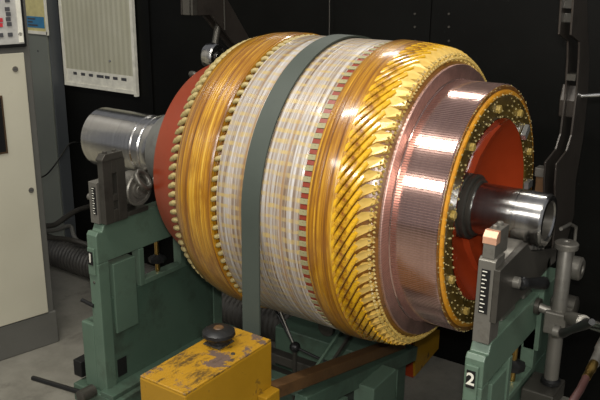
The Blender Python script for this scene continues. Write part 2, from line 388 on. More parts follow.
# two rows of twine binding just before the risers, too fine to count
mb = MB(); nb = 200
for row, (x, r, s) in enumerate(((.613, .3765, .0052), (.6205, .3685, .0050))):
    for i in range(nb):
        t = 2*PI*(i+.5*row)/nb; c = Vector((x, -r*math.sin(t), r*math.cos(t))); rd = Vector((0, -math.sin(t), math.cos(t))); tg = Vector((0, -math.cos(t), -math.sin(t)))
        a = Vector((1, 0, 0))
        mb.add([c-a*s, c+tg*s*.85, c+a*s, c-tg*s*.85, c+rd*s*1.0, c-rd*s], [(0, 1, 4), (1, 2, 4), (2, 3, 4), (3, 0, 4), (1, 0, 5), (2, 1, 5), (3, 2, 5), (0, 3, 5)])
me = mb.mesh('twine_binding'); me.materials.append(MAT['twine']); o = bpy.data.objects.new('twine_binding', me); COL.objects.link(o); o.parent = rotor; tag(o, 'knobbly twine binding round the risers', kind='stuff')
# commutator: 324 copper segments with mica grooves, risers behind
def segmented(name, prof, mat, nseg, depth, gap=.22, label=None):
    vs = []; fs = []; n = nseg*4
    for a, r in prof:
        for k in range(nseg):
            for f, d in ((0, 0), (1-gap, 0), (1-gap*.8, depth), (1-gap*.2, depth)):
                t = 2*PI*(k+f)/nseg; vs.append((a, (r-d)*math.cos(t), (r-d)*math.sin(t)))
    for i in range(len(prof)-1):
        for k in range(n): fs.append((i*n+k, i*n+(k+1) % n, (i+1)*n+(k+1) % n, (i+1)*n+k))
    me = bpy.data.meshes.new(name); me.from_pydata(vs, [], fs); me.materials.append(MAT[mat]); me.materials.append(MAT['mica'])
    me.polygons.foreach_set('material_index', [0 if k % 4 == 0 else 1 for i in range(len(prof)-1) for k in range(n)])
    o = bpy.data.objects.new(name, me); COL.objects.link(o); o.parent = rotor
    return tag(o, label, kind='stuff')
segmented('riser_segments', [(.614, .345), (.616, .3545), (.630, .3545), (.6315, .3535), (.6315, .30)], 'copper_face', 324, .0007, .12, 'copper riser ring')
segmented('commutator_segments', [(.6305, .323), (.632, .3185), (.635, .3165), (.746, .316), (.749, .314), (.750, .300), (.751, .296)], 'copper', 324, .0012, .25, 'copper commutator surface with fine bars')
turn('segment_ends', [(.7493, .3135), (.7512, .3125), (.7514, .3025)], 'amber_dark', 128, 40, label='dark varnished ends of the commutator bars')
turn('string_band', [(.749, .3025), (.7505, .3035), (.7555, .3005), (.757, .2985), (.757, .291)], 'band_orange', 128, 50, label='orange insulating band')
turn('clamping_ring', [(.756, .2985), (.757, .287), (.756, .272), (.755, .262), (.754, .246), (.753, .238), (.749, .231), (.74, .231)], 'amber_face', 128, 40, label='dark varnished clamping ring')
mb = MB(); cnt = 0
for r, x, n, s in ((.311, .7505, 200, .0028), (.293, .757, 110, .003), (.280, .7565, 60, .0032), (.265, .7555, 54, .0034), (.251, .7545, 66, .003), (.237, .7525, 90, .0034)):
    for i in range(n):
        if random.random() < .2: continue
        t = 2*PI*(i+random.uniform(-.3, .3))/n; rr = r+random.uniform(-.003, .003)
        c = Vector((x, rr*math.cos(t), rr*math.sin(t))); s2 = s*random.uniform(.6, 1.15); a = Vector((s2, 0, 0)); b = Vector((0, -math.sin(t), math.cos(t)))*s2; d = Vector((0, math.cos(t), math.sin(t)))*s2
        mb.add([c+a, c+b, c+d, c-b, c-d], [(0, 1, 2), (0, 2, 3), (0, 3, 4), (0, 4, 1)])
me = mb.mesh('varnish_beads'); me.materials.append(MAT['cord']); o = bpy.data.objects.new('varnish_beads', me); COL.objects.link(o); o.parent = rotor; tag(o, 'pale specks on the end ring', kind='stuff')
mb = MB().lathe([(.75, .0105), (.763, .0105), (.765, .009)], (0, 0, .263), 0, 6); instances('clamp_bolt', mb.mesh('clamp_bolt'), 10, .1, 'twine')
for uv in ((522, 135), (523.5, 186)):
    q = px(*uv, 0, .756); t = math.atan2(q.z-H, q.y); r = min(max(math.hypot(q.y, q.z-H), .248), .27); c = (.772, r*math.cos(t), r*math.sin(t))
    o = MB().obox((.762, r*math.cos(t), r*math.sin(t)), (.006, 0, 0), (0, -math.sin(t)*.010, math.cos(t)*.010), (0, math.cos(t)*.018, math.sin(t)*.018))
    me = o.mesh('balance_weight'); me.materials.append(MAT['silver']); o = bpy.data.objects.new('balance_weight', me); COL.objects.link(o); o.parent = rotor; tag(o, 'small silver balance weight')
turn('hub_bowl', [(.752, .2325), (.747, .227), (.730, .215), (.700, .18), (.680, .13), (.672, .080)], 'red_gloss', 128, 40, label='red varnished hub inside the commutator')
mb = MB()
mb.prism([(.665, .08), (.690, .08), (.699, .13), (.717, .18), (.736, .214), (.72, .216), (.69, .18), (.668, .13)], -.011, .011, 1)
mb.v = [(x, y, z) for x, y, z in mb.v]
instances('hub_rib', mb.mesh('hub_rib'), 5, .9, 'red_gloss')
# lifting eyes screwed into the red ring
for (u, v), XE, k in (((143, 180), -.165, .31), ((199, 79), -.150, .6)):
    cen = px(u, v, 0, XE); cen.z -= H
    rdir = Vector((0, cen.y, cen.z)).normalized()
    lon = Vector((.6, 0, -.8)) if k < .5 else Vector((.9, .2, -.4)).normalized()
    oth = Vector((.8, 0, .6)) if k < .5 else Vector((.4, 0, .9)).normalized()
    sh_ = (Vector((0, 1, 0))*math.sqrt(1-k*k)-oth*k); sh_ = (sh_-lon*sh_.dot(lon)).normalized()
    ring = [cen+(lon*math.cos(a)+sh_*math.sin(a))*.027 for a in [2*PI*i/28 for i in range(28)]]
    foot = rdir*min(.285, Vector((cen.y, cen.z)).length); foot.x = -.126
    d = (foot-cen).normalized()
    mb = MB().tube(ring, .0085, 10, True); mb.tube([foot+d*.01, cen+d*.030], .011, 12)
    me = mb.mesh('lifting_eye', smooth=50); me.materials.append(MAT['steel_dark']); o = bpy.data.objects.new('lifting_eye', me); COL.objects.link(o); o.parent = rotor
# ------------------------------------------------------------------ drive belt round the core
def belt_mesh(x0, x1, r, th):
    path = []; zb = -.72; rp = .05
    for k in range(65):
        a = PI*k/64; path.append((-math.cos(a), math.sin(a), 1))
    outer = [(-r*math.cos(PI*k/72), r*math.sin(PI*k/72)) for k in range(73)]
    outer += [(r, zb)]+[(r-rp+rp*math.cos(a), zb-rp*math.sin(a)) for a in [PI/2*k/8 for k in range(1, 9)]]
    outer += [(-(r-rp)-rp*math.sin(a), zb-rp*math.cos(a)) for a in [PI/2*k/8 for k in range(0, 9)]]
    n = len(outer); V = []
    for i in range(n):
        p0, p1 = Vector(outer[i-1]), Vector(outer[(i+1) % n]); d = (p1-p0).normalized(); nn = Vector((-d.y, d.x)); 
        if nn.dot(Vector(outer[i])-Vector((0, -.35))) > 0: nn = -nn
        q = Vector(outer[i])+nn*th; V.append((outer[i], (q.x, q.y)))
    vs = []
    for o_, i_ in V: vs += [(x0, o_[0], o_[1]+H), (x1, o_[0], o_[1]+H), (x1, i_[0], i_[1]+H), (x0, i_[0], i_[1]+H)]
    fs = [(i*4+k, i*4+(k+1) % 4, ((i+1) % n)*4+(k+1) % 4, ((i+1) % n)*4+k) for i in range(n) for k in range(4)]
    return MB().add(vs, fs)
tag(belt_mesh(.272, .326, .4075, .005).build('drive_belt', 'belt', smooth=50), 'wide grey-green flat belt looped over the white core', 'belt')
# ------------------------------------------------------------------ bearing pedestals
def pedestal(xf, num, shaft_r, label, hold):
    t = .046; zt_ = -.206 if num == '1' else -.234
    root = thing('bearing_pedestal', label, 'pedestal', (xf, 0, 0), 'balancing machine pedestals')
    Z = lambda z: z+H
    def yz(p): return [(a, Z(b)) for a, b in p]
    G = 'green'
    MB().prism(yz([(-.28, -.335), (-.28, zt_-.034), (-.272, zt_-.022), (-.255, zt_-.026), (-.245, zt_-.006), (-.235, zt_), (.30, zt_), (.32, zt_-.02), (.32, -.335)]), xf-t, xf).build('top_beam', G, root, bev=.003)
    MB().prism(yz([(-.28, -.335), (-.235, -.335), (-.235, -.80), (-.28, -.80)]), xf-t, xf).build('front_leg', G, root, bev=.003)
    MB().prism(yz([(.27, -.335), (.32, -.335), (.32, -.80), (.27, -.80)]), xf-t, xf).build('rear_leg', G, root, bev=.003)
    MB().box(xf-t-.06, xf-t, -.28, .32, Z(-.80), Z(-.56)).build('base_step', G, root, bev=.004)
    MB().box(xf-.034, xf+.004, -.222, -.125, Z(-.60), Z(-.352)).build('infill_panel', G, root, bev=.002)
    MB().box(xf-.034, xf+.002, -.104, -.082, Z(-.47), Z(-.335)).build('upright', G, root, bev=.002)
    MB().box(xf-.034, xf+.002, .095, .125, Z(-.47), Z(-.335)).build('upright', G, root, bev=.002)
    MB().box(xf-.034, xf-.004, -.235, .27, Z(-.80), Z(-.468)).build('lower_panel', 'green_dirty_shaded', root, bev=.002)  # tone takes in the rotor's shadow as well as dirt
    MB().box(xf-.034, xf+.002, -.082, .095, Z(-.470), Z(-.452)).build('window_sill', G, root, bev=.002)
    MB().box(xf-.034, xf-.006, .125, .27, Z(-.47), Z(-.335)).build('rear_infill', 'green_dirty_shaded', root)
    MB().box(xf-.15, xf+.07, -.30, .36, 0.085, Z(-.80)).build('foot', 'green_dirty_shaded', root, bev=.004)
    MB().box(xf-.012, xf+.05, -.30, .34, Z(-.80), Z(-.785)).build('foot_flange', 'green_dirty_shaded', root, bev=.002)
    MB().box(xf-.005, xf-.002, -.225, -.185, Z(-.765), Z(-.70)).build('dark_hole_patch', 'black', root)  # solid black patch painting the dark inside of a hole
    # number plate on the narrow front edge
    cx, cz = xf-.026, Z(-.316)
    pad = MB().box(xf-.041, xf-.010, -.286, -.278, cz-.058, cz+.034).build('plate_pad', G, root, bev=.002)
    pl = MB().box(cx-.0105, cx+.0105, -.2885, -.285, cz-.022, cz+.022).build('number_plate', 'black', root); pl['label'] = 'black number plate'
    text_mesh('numeral', num, .042, basis((cx, -.2888, cz), (1, 0, 0), (0, 0, 1)), 'white_paint', pl)
    MB().lathe([(-.002, .003), (0, .005), (.002, .005)], (cx+.002, -.281, cz-.085), 1, 10).build('screw', 'steel_dark', root)
    # height screw in the window
    MB().lathe([(Z(-.46), .008), (Z(-.335), .008)], (xf-.02, .0, 0), 2, 14).build('height_screw', 'brass', root, 40)
    MB().lathe([(Z(-.418), .008), (Z(-.416), .030), (Z(-.402), .032), (Z(-.398), .022), (Z(-.39), .012)], (xf-.02, .0, 0), 2, 8).build('screw_knob', 'black', root, 30)
    # roller carriage standing on the beam
    cb = 'steel_dark' if num == '1' else 'steel_grey'
    if num == '1':
        pl = MB()
        # plate with a long slot and a small window, built as strips round the openings
        x0, x1 = xf-.006, xf+.018; y0, y1, z0, z1 = -.25, -.158, Z(-.206), Z(.0)
        s0, s1 = y0+.036, y0+.056
        pl.box(x0, x1, y0, s0, z0, z1).box(x0, x1, s1, y1, z0, z1).box(x0, x1, s0, s1, z0, Z(-.165)).box(x0, x1, s0, s1, Z(-.135), Z(-.115)).box(x0, x1, s0, s1, Z(-.045), z1)
        pl.box(x0, x0+.004, s0, s1, Z(-.12), Z(-.04))
        car = pl.build('slide_plate', cb, root, bev=.0015)
        MB().prism([(-.254, Z(-.0)), (-.254, Z(.006)), (-.240, Z(.022)), (-.170, Z(.022)), (-.165, Z(.0))], x0-.002, x1+.004).build('stop_block', cb, root, bev=.0015)
        for yy in (-.228, -.19): MB().lathe([(Z(.020), .007), (Z(.027), .007), (Z(.029), .005)], (xf+.006, yy, 0), 2, 6).build('stop_bolt', 'steel_dark', root)
        MB().box(xf-.045, xf-.008, -.258, -.215, Z(-.206), Z(-.07)).build('scale_bracket', 'steel_grey', root, bev=.0015)
        sx0, sx1, sy, sz0, sz1 = xf-.030, xf-.013, -.2585, Z(-.175), Z(-.085)
        MB().tube([(xf-.072, -.235, Z(-.13)), (xf-.045, -.235, Z(-.13))], [.011, .008], 10).build('clamp_knob', 'steel_grey', root, 40)
    else:
        x0, x1 = xf-.040, xf-.004
        MB().prism([(-.262, Z(-.232)), (-.262, Z(-.032)), (-.252, Z(-.026)), (-.205, Z(-.026)), (-.205, Z(-.232))], x0, x1+.004).build('slide_plate', cb, root, bev=.0015)
        MB().prism([(-.262, Z(-.048)), (-.262, Z(-.176)), (-.2, Z(-.176)), (.17, Z(-.163)), (.17, Z(-.13)), (.0, Z(-.082)), (-.055, Z(-.066)), (-.085, Z(-.036))], xf-.004, xf+.012).build('side_plate', 'steel_dark', root, bev=.0015)  # dark steel stands in for the shading on this face
        MB().prism([(-.258, Z(-.028)), (-.258, Z(.022)), (-.248, Z(.034)), (-.178, Z(.034)), (-.178, Z(-.028))], x0+.006, x1-.002).build('stop_block', cb, root, bev=.0015)
        MB().prism([(-.259, Z(.006)), (-.259, Z(.022)), (-.248, Z(.0345)), (-.235, Z(.0345)), (-.235, Z(.006))], x0+.004, x1).build('stop_pad', 'copper_tip', root, bev=.001)
        for yy in (-.222, -.195): MB().lathe([(Z(.033), .008), (Z(.040), .008), (Z(.042), .005)], (xf-.021, yy, 0), 2, 6).build('stop_bolt', 'steel_grey', root)
        sx0, sx1, sy, sz0, sz1 = xf-.030, xf-.010, -.2622, Z(-.158), Z(-.052)
        # clamping lever: steel hub, black handle lying back along the plate
        hb = px(515, 282, 0, xf+.014)
        MB().lathe([(xf+.010, .014), (xf+.026, .014), (xf+.030, .009)], (0, hb.y, hb.z), 0, 18).build('lever_hub', 'steel_grey', root, 30)
        e = px(546, 283, 0, xf+.06); s = Vector((xf+.030, hb.y+.002, hb.z))
        MB().tube([s+(e-s)*f for f in (-.08, .0, .1, .3, .7, .92, 1.0)], [.010, .0165, .015, .012, .015, .016, .009], 12).build('lever_handle', 'black', root, 50)
    sc = MB().box(sx0, sx1, sy-.0016, sy, sz0, sz1).build('scale', 'black', root)
    nt_ = 11
    for k in range(nt_):
        z = sz0+(k+.5)*(sz1-sz0)/nt_; w = .7 if k % 2 == 0 else .45
        MB().box(sx0+.002, sx0+.002+(sx1-sx0)*w*.8, sy-.0022, sy-.0015, z-.0011, z+.0011).build('scale_mark', 'white_paint', sc)
    # the pair of rollers that carry the shaft
    rr = .056; D = shaft_r+rr+.0005; ang = math.radians(40)
    for sgn in (-1, 1):
        c = Vector((0, sgn*D*math.sin(ang), Z(-D*math.cos(ang))))
        x0, x1 = xf-.034, xf+.022
        if num == '2': x0, x1 = xf-.048, xf-.008
        rl = MB().lathe([(x0, .02), (x0, rr-.003), (x0+.003, rr), (x1-.004, rr), (x1, rr-.004), (x1, rr-.012), (x1-.005, rr-.013), (x1-.005, .030), (x1+.002, .029), (x1+.002, .018), (x1+.006, .017), (x1+.006, .002)], c, 0, 48).build('roller', 'steel_grey', root, 30)
        MB().box(x0-.008, x0-.001, c.y-.03, c.y+.03, Z(zt_), c.z+.02).build('roller_bracket', cb, root, bev=.002)
        MB().box(x0-.006, x1-.012, c.y-.045, c.y+.045, Z(zt_), min(Z(zt_+.016), c.z-rr-.002)).build('roller_seat', cb, root, bev=.002)
    return root
p1 = pedestal(-.42, '1', .103, 'green pedestal number 1 carrying the thick left shaft end', 1)
p2 = pedestal(.868, '2', .066, 'green pedestal number 2 carrying the slim right shaft end', 2)
# hold-down arm over the far left journal: flanged plate, keep roller on its end
def outline(pts, X): return [(q.y, q.z) for q in (px(u, v, 0, X) for u, v in pts)]
X = -.42
XO = X-.035
arm = outline([(183, -40), (184, 15), (204, 15), (238, 56)], XO)
ya, za = arm[-1]
arm += [(ya+.02, H-.10), (.27, H-.206), (.32, H-.206), (ya+.10, H-.10), (ya+.10, za-.02)]+outline([(216, -8), (214, -40)], XO)
MB().prism(arm, X-.012, X).build('hold_down_arm', 'arm', p1, bev=.002)
MB().prism(arm, X-.050, X-.038).build('hold_down_arm', 'arm', p1, bev=.002)
fl = outline([(183, -40), (184, 15), (189, 15), (188, -40)], XO)
MB().prism(fl, X-.048, X+.004).build('arm_flange', 'steel_dark', p1, bev=.002)
c = px(214.5, 56.5, 0, X-.012)
MB().lathe([(X-.036, .02), (X-.036, .047), (X-.030, .049), (X+.004, .049), (X+.010, .045), (X+.010, .037), (X+.004, .036), (X+.004, .018), (X+.010, .016), (X+.010, .002)], (0, c.y, c.z), 0, 40).build('keep_roller', 'steel', p1, 30)
lk = px(222, 46, 0, X); MB().tube([(X-.02, c.y, c.z), (X-.02, lk.y+.02, lk.z+.12)], .012, 10).build('roller_link', 'steel_dark', p1, 40)
lk2 = px(223, 0, 0, X); MB().tube([(X+.004, lk2.y, lk2.z+.1), (X+.004, px(224, 30, 0, X).y, px(224, 30, 0, X).z)], .003, 8).build('arm_rod', 'steel_dark', p1)
# hold-down arm of the right pedestal: two slim plates swung up, with a pivot boss and rod
X = .868
front = [(575, -30), (574, 2), (571.5, 35), (580, 42), (579.5, 60), (577, 95), (572, 135), (567, 151), (557, 164), (555.5, 185), (556, 215), (553, 250)]
back = [(566, 246), (574, 215), (576, 180), (583, 140), (588, 95), (589.5, 60), (588, 25), (586, -30)]
ol = outline(front+back, X)
MB().prism(ol, X-.005, X).build('hold_down_arm', 'arm', p2, bev=.001)
MB().prism(ol, X-.033, X-.028).build('hold_down_arm', 'arm', p2, bev=.001)
for (v0, v1) in ((-4, 8), (13, 22), (74, 80)):
    a, b = px(579 if v1 < 30 else 580, v0, 0, X), px(579 if v1 < 30 else 580, v1, 0, X)
    MB().box(X-.028, X-.005, a.y-.02, a.y+.02, b.z, a.z).build('arm_spacer', 'steel_dark', p2)
c = px(579, 99, 0, X-.01)
MB().prism([(c.y-.040, c.z-.045), (c.y-.046, c.z+.0), (c.y-.032, c.z+.040), (c.y+.01, c.z+.040), (c.y+.02, c.z-.045)], X-.048, X-.006).build('pivot_boss', 'arm', p2, bev=.003)
e1 = px(581, 97, 0, X); e2 = Vector((X+.07, e1.y+.015, e1.z+.012))
MB().tube([Vector((X-.02, e1.y, e1.z)), e2], .0055, 10).build('pivot_rod', 'chrome', p2, 40)
MB().tube([e2-Vector((.012, .002, .002)), e2, e2+Vector((.01, .003, .002))], [.009, .0115, .008], 12).build('pivot_nut', 'chrome', p2, 40)
MB().tube([e2, e2+Vector((.06, .05, .02))], .005, 10).build('pivot_rod', 'brass', p2, 40)
a, b = px(550, 172, 0, X-.03), px(550, 206, 0, X-.03)
MB().box(X-.060, X-.034, a.y-.018, a.y+.02, H-.206, a.z).build('arm_post', 'rust', p2, bev=.002)
MB().box(X-.063, X-.034, a.y-.024, a.y+.012, a.z-.012, a.z+.012).build('arm_post_cap', 'steel_grey', p2, bev=.002)
# plate and bracket behind the right shaft, ledge that carries the pickup post
MB().box(X-.03, X+.012, .095, .12, H-.40, H-.135).build('guide_plate', 'green', p2, bev=.002)
_z = px(552, 381, 0, .925).z
MB().box(X, X+.085, .02, .13, _z-.05, _z-.001).build('side_ledge', 'steel_dark', p2, bev=.004)
c = px(576, 268, 0, .90); MB().lathe([(X+.012, .03), (X+.018, .034), (X+.045, .034), (X+.05, .028), (X+.05, .014), (X+.046, .012), (X+.046, .003)], (0, c.y, c.z), 0, 28).build('end_wheel', 'steel_grey', p2, 30)
q = [px(u, v, 0, .885) for u, v in ((561, 229), (570, 224), (576, 227), (575, 238), (572, 262))]
MB().tube(q, .005, 8).build('wire_clip', 'steel_grey', p2, 50)
# crank bar and clamp block at the foot of pedestal 1
a, b = px(33, 378, 1, -.33), px(86, 394, 1, -.33)
MB().tube([a, a+(b-a)*.97, b], .009, 10).build('crank_bar', 'black', p1, 40)
MB().lathe([(b.y-.03, .012), (b.y-.025, .022), (b.y+.03, .022)], (b.x, 0, b.z), 1, 16).build('crank_hub', 'steel_dark', p1, 40)
q = px(86, 366, 1, -.24); MB().box(q.x-.03, q.x+.012, -.27, -.2, q.z-.03, q.z+.03).build('clamp_block', 'black', p1, bev=.003)
a, b = px(82, 300, 1, -.28), px(94, 306, 1, -.28); MB().tube([a, b], .007, 10).build('clamp_lever', 'black', p1, 40)
# ------------------------------------------------------------------ machine bed
for yy, lab in ((-.20, 'dark green bed rail on the near side under both pedestals'), (.26, 'dark green bed rail on the far side under both pedestals')):
    r = thing('bed_rail', lab, 'rail', (0, yy, 0), 'machine bed rails')
    MB().box(-.56, 1.25, yy-.06, yy+.06, 0, .07).build('rail_body', 'green_dirty_shaded', r, bev=.003)
    MB().box(-.56, 1.25, yy-.035, yy+.035, .07, .085).build('rail_way', 'steel_dark', r, bev=.002)
# ------------------------------------------------------------------ belt drive under the rotor
bd = thing('belt_drive', 'dark green belt drive with rusty brown arm and ball lever beneath the rotor', 'drive unit', (.3, 0, 0))
def P3(u, v, X): return px(u, v, 0, X)
a, b = P3(266, 393, .36), P3(402, 342, .36)
MB().bar(a, b, .036, .036).build('tension_arm', 'rust', bd, bev=.003)
a2, b2 = P3(300, 404, .37), P3(412, 352, .37)
MB().bar(a2, b2, .04, .05).build('lower_beam', 'green_dirty_shaded', bd, bev=.003)
a, b = P3(350, 330, .20), P3(318, 378, .20)
st = MB().bar(a, b, .05, .012).build('strut', 'green_dirty_shaded', bd, bev=.002)
MB().bar(a+Vector((.02, 0, .010)), b+Vector((.02, 0, .010)), .008, .02).build('strut_flange', 'steel_dark', bd)
MB().bar(a+Vector((-.02, 0, .010)), b+Vector((-.02, 0, .010)), .008, .02).build('strut_flange', 'green', bd)
q = px(275, 326, 1, .325); q2 = px(345, 345, 1, .325)
MB().box(q.x, q2.x+.1, .325, .46, 0, q.z).build('housing', 'green_dirty_shaded', bd, bev=.004)
qq = px(322, 333, 1, .29); MB().lathe([(.310, .02), (.313, .032), (.325, .034)], (qq.x, 0, qq.z+.01), 1, 20).build('housing_cap', 'steel_dark', bd, 40)
q = px(255, 344, 1, .18); q2 = px(330, 372, 1, .18)
MB().box(q.x-.15, q2.x+.2, .16, .20, q.z-.035, q.z).build('cross_rail', 'steel_dark', bd, bev=.003)
q = px(262, 372, 1, .02); q2 = px(330, 380, 1, .02)
MB().box(q.x-.2, q2.x+.05, .0, .05, q.z-.03, q.z+.004).build('cross_beam', 'green', bd, bev=.003)
for k, yy in enumerate((-.3525, .3525)):
    MB().lathe([(.262, .010), (.262, .040), (.266, .0445), (.332, .0445), (.336, .040), (.336, .010)], (0, yy, H-.72), 0, 32).build('pulley', 'steel_dark', bd, 30)
    MB().box(.345, .357, yy-.03, yy+.03, 0, H-.70).build('pulley_bracket', 'green_dirty_shaded', bd, bev=.002)
    MB().tube([(.25, yy, H-.72), (.36, yy, H-.72)], .0095, 10).build('pulley_pin', 'steel_grey', bd)
blk = P3(355, 395, .44)
a, b, c_ = P3(374, 389, .44), P3(397, 370, .44), P3(354, 380, .44)
MB().box(.37, .44, a.y, b.y, H-.95, a.z).build('foot_block', 'green', bd, bev=.004)
# shifting lever with a bright rod and a black ball
a, b = px(282, 315, 1, .12), px(295, 347, 1, .12)
lv = bd
MB().tube([a+(a-b)*.4, b], .0042, 8).build('shift_rod', 'chrome', lv, 40)
MB().lathe(ball(0, .019), b, 0, 14).build('ball_knob', 'black', lv, 60)
MB().tube([px(274, 308, 1, .12), px(284, 326, 1, .12), b, px(318, 358, 1, .12), px(336, 366, 1, .12)], .0045, 8).build('linkage', 'black', lv, 50)
MB().tube([b, (b.x, b.y, .0)], .008, 8).build('lever_post', 'steel_dark', lv, 40)
# ------------------------------------------------------------------ yellow box with a black knob, in front of the belt
zt = H-.285
L, Fp, R_, B_ = px(143, 377, 2, zt), px(186, 395, 2, zt), px(268, 341, 2, zt), px(229, 322, 2, zt)
yx0, yx1, yy0, yy1 = (L.x+B_.x)/2-.002, (Fp.x+R_.x)/2, Fp.y, (R_.y+B_.y)/2
yb = thing('yellow_control_box', 'chipped yellow steel box with a black knob on its worn top', 'control box', ((yx0+yx1)/2, (yy0+yy1)/2, 0))
MB().box(yx0, yx1, yy0, yy1, 0, zt-.004).build('housing', 'yellow', yb, bev=.004)
MB().box(yx0+.001, yx1-.001, yy0+.001, yy1-.001, zt-.006, zt).build('lid', 'yellow_top', yb, bev=.002)
q = px(281, 388, 1, yy1)
MB().box(yx1, q.x, yy1-.06, yy1-.004, 0, q.z).build('side_bracket', 'yellow', yb, bev=.003)
k = px(219, 343, 2, zt)
kn = MB().lathe([(zt+.003, .026), (zt+.012, .026), (zt+.013, .020), (zt+.016, .022), (zt+.018, .036), (zt+.025, .041), (zt+.032, .040), (zt+.039, .029), (zt+.041, .014), (zt+.041, .002)], (k.x, k.y, 0), 2, 12).build('knob', 'black', yb, 35)
MB().lathe([(zt+.0405, .013), (zt+.043, .011), (zt+.044, .002)], (k.x, k.y, 0), 2, 12).build('knob_cap', 'rust', kn, 40)
MB().box(k.x-.026, k.x+.026, k.y-.028, k.y+.026, zt, zt+.004).build('knob_plate', 'steel_dark', yb, bev=.001)
k2 = px(233, 354, 2, zt); MB().lathe([(zt, .0055), (zt+.002, .005), (zt+.0025, .001)], (k2.x, k2.y, 0), 2, 10).build('screw', 'steel_dark', yb)
# yellow crate beneath the far side of the commutator
a = px(415, 376.5, 2, 0.012); 
cr = thing('yellow_guard', 'yellow tapering guard plate with a red end below the commutator', 'guard', (a.x, a.y, 0))
ed = outline([(415, 330), (415, 376.5), (449, 339), (449, 322)], a.x)
MB().prism([(min(y, WY-.004), max(z, .003)) for y, z in ed], a.x-.008, a.x).build('guard_side', 'yellow', cr)
MB().box(a.x-.085, a.x-.008, a.y+.001, a.y+.012, .003, ed[0][1]).build('guard_end', 'red', cr)
# ------------------------------------------------------------------ ribbed hose lying along the floor behind
yh, rh = .60, .078; prof = []; x = -2.05
while x < .12:
    prof += [(x, rh-.006), (x+.006, rh), (x+.014, rh), (x+.020, rh-.006)]; x += .0235
prof = [(-2.055, rh-.02)]+prof
tag(MB().lathe(prof, (0, yh, rh+.001), 0, 36).build('ribbed_hose', 'rubber', smooth=30), 'thick dark ribbed hose lying along the floor behind the pedestals', 'hose')
# ------------------------------------------------------------------ control cabinet at the left edge
ang = math.radians(77.5); u_ = Vector((math.cos(ang), math.sin(ang), 0)); n_ = Vector((math.sin(ang), -math.cos(ang), 0))
c0 = Vector((-1.105, .045, 0))
cab = thing('control_cabinet', 'beige control cabinet with a dark plinth and push button panel', 'cabinet', c0)
def CB(a0, a1, d0, d1, z0, z1):
    """a along the face (0 = right edge, negative leftwards), d outwards, z up"""
    m = MB(); c = c0+u_*((a0+a1)/2)+n_*((d0+d1)/2)+Vector((0, 0, (z0+z1)/2))
    return m.obox(c, u_*(a1-a0)/2, n_*(d1-d0)/2, Vector((0, 0, (z1-z0)/2)))
def cpx(u, v, d=0):
    q = pxp(u, v, c0+n_*d, n_)-c0; return q.dot(u_), q.z
zp = cpx(55, 310)[1]; zd = cpx(27, 46)[1]
CB(-.62, 0, -.50, 0, .0, 1.75).build('body', 'frame_grey', cab, bev=.004)
CB(-.62, .006, -.5, .008, 0.0, zp).build('plinth', 'frame_grey', cab, bev=.004)
CB(-.60, -.030, 0, .012, zp+.004, zd-.022).build('door', 'beige', cab, bev=.003)
for u, v in ((15, 69), (31, 190)):
    a, z = cpx(u, v, .012); ctr = c0+u_*a+n_*.012+Vector((0, 0, z))
    sc = MB().tube([ctr-n_*.004, ctr+n_*.004], .0105, 16).build('door_lock', 'steel_grey', cab, 40)
    MB().obox(ctr+n_*.004, u_*.008, n_*.0006, Vector((0, 0, .0014))).build('lock_slot', 'ink', sc)
a0, z0 = cpx(8, 153, .012); a1, z1 = cpx(5, 95, .012)
rc = CB(a0-.10, a0, .010, .0165, z0, z1).build('handle_recess', 'brown_recess', cab, bev=.002)
CB(a0-.10, a0-.008, .0165, .0175, z0+.008, z1-.008).build('recess_inset', 'black', rc)
CB(-.62, -.020, -.01, .022, zd, 1.75).build('button_panel_frame', 'black', cab, bev=.003)
pf = CB(-.61, -.030, .020, .026, zd+.012, 1.74).build('button_panel', 'beige_grey', cab, bev=.002)
CB(-.05, -.034, .026, .030, zd+.018, 1.73).build('panel_edge', 'white_paint', pf)
for u, v, m in ((7, 9, 'ink'), (8, 14, 'ink'), (8, 19, 'ink'), (9, 24, 'ink'), (0, 25, 'red_key'), (0, 20, 'red_key'), (10, 34.5, 'ink'), (0.5, 35, 'ink'), (7, 0, 'ink')):
    a, z = cpx(u, v, .026); CB(a-.0085, a+.0085, .026, .030, z-.0068, z+.0068).build('push_button', m, pf)
a, z = cpx(20, 34, .026); ctr = c0+u_*a+n_*.026+Vector((0, 0, z)); MB().tube([ctr, ctr+n_*.004], .007, 12).build('panel_screw', 'chrome', pf, 40)
# ------------------------------------------------------------------ grey-green locker behind, with notices
XR = px(66, 95, 1, WY).x; YF = px(51, 60, 0, XR).y
lk = thing('tall_locker', 'tall grey-green steel locker behind the beige cabinet', 'locker', (XR, YF, 0))
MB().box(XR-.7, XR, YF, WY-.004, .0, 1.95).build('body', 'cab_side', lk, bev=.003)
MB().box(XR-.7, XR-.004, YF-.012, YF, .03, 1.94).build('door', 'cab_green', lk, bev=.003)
for u, v in ((38, 51),):
    q = px(u, v, 1, YF-.012); MB().lathe([(-.003, .004), (0, .005)], q, 1, 10).build('door_screw', 'ink', lk)
q0, q1 = px(20, 33, 1, YF-.02), px(47, 33, 1, YF-.02)
no = thing('notice_sheet', 'yellowed notice sheet with a blue label on the locker', 'notice', (q1.x, YF-.012, q0.z))
zb = px(47, 33, 1, YF-.02).z; xr = q1.x
MB().box(xr-.28, xr, YF-.018, YF-.0125, zb, zb+.5).build('sheet', 'cream_paper', no)
MB().box(xr-.28, xr+.004, YF-.022, YF-.0125, zb-.010, zb+.006).build('bottom_edge', 'white_paint', no)
MB().box(xr-.004, xr+.006, YF-.022, YF-.0125, zb-.012, zb+.5).build('side_edge', 'white_paint', no)
b0 = px(44.5, 28.5, 1, YF-.02); b1 = px(28, 16, 1, YF-.02)
bl = MB().box(xr-.25, b0.x, YF-.0195, YF-.018, b0.z, b1.z).build('blue_label', 'blue', no)
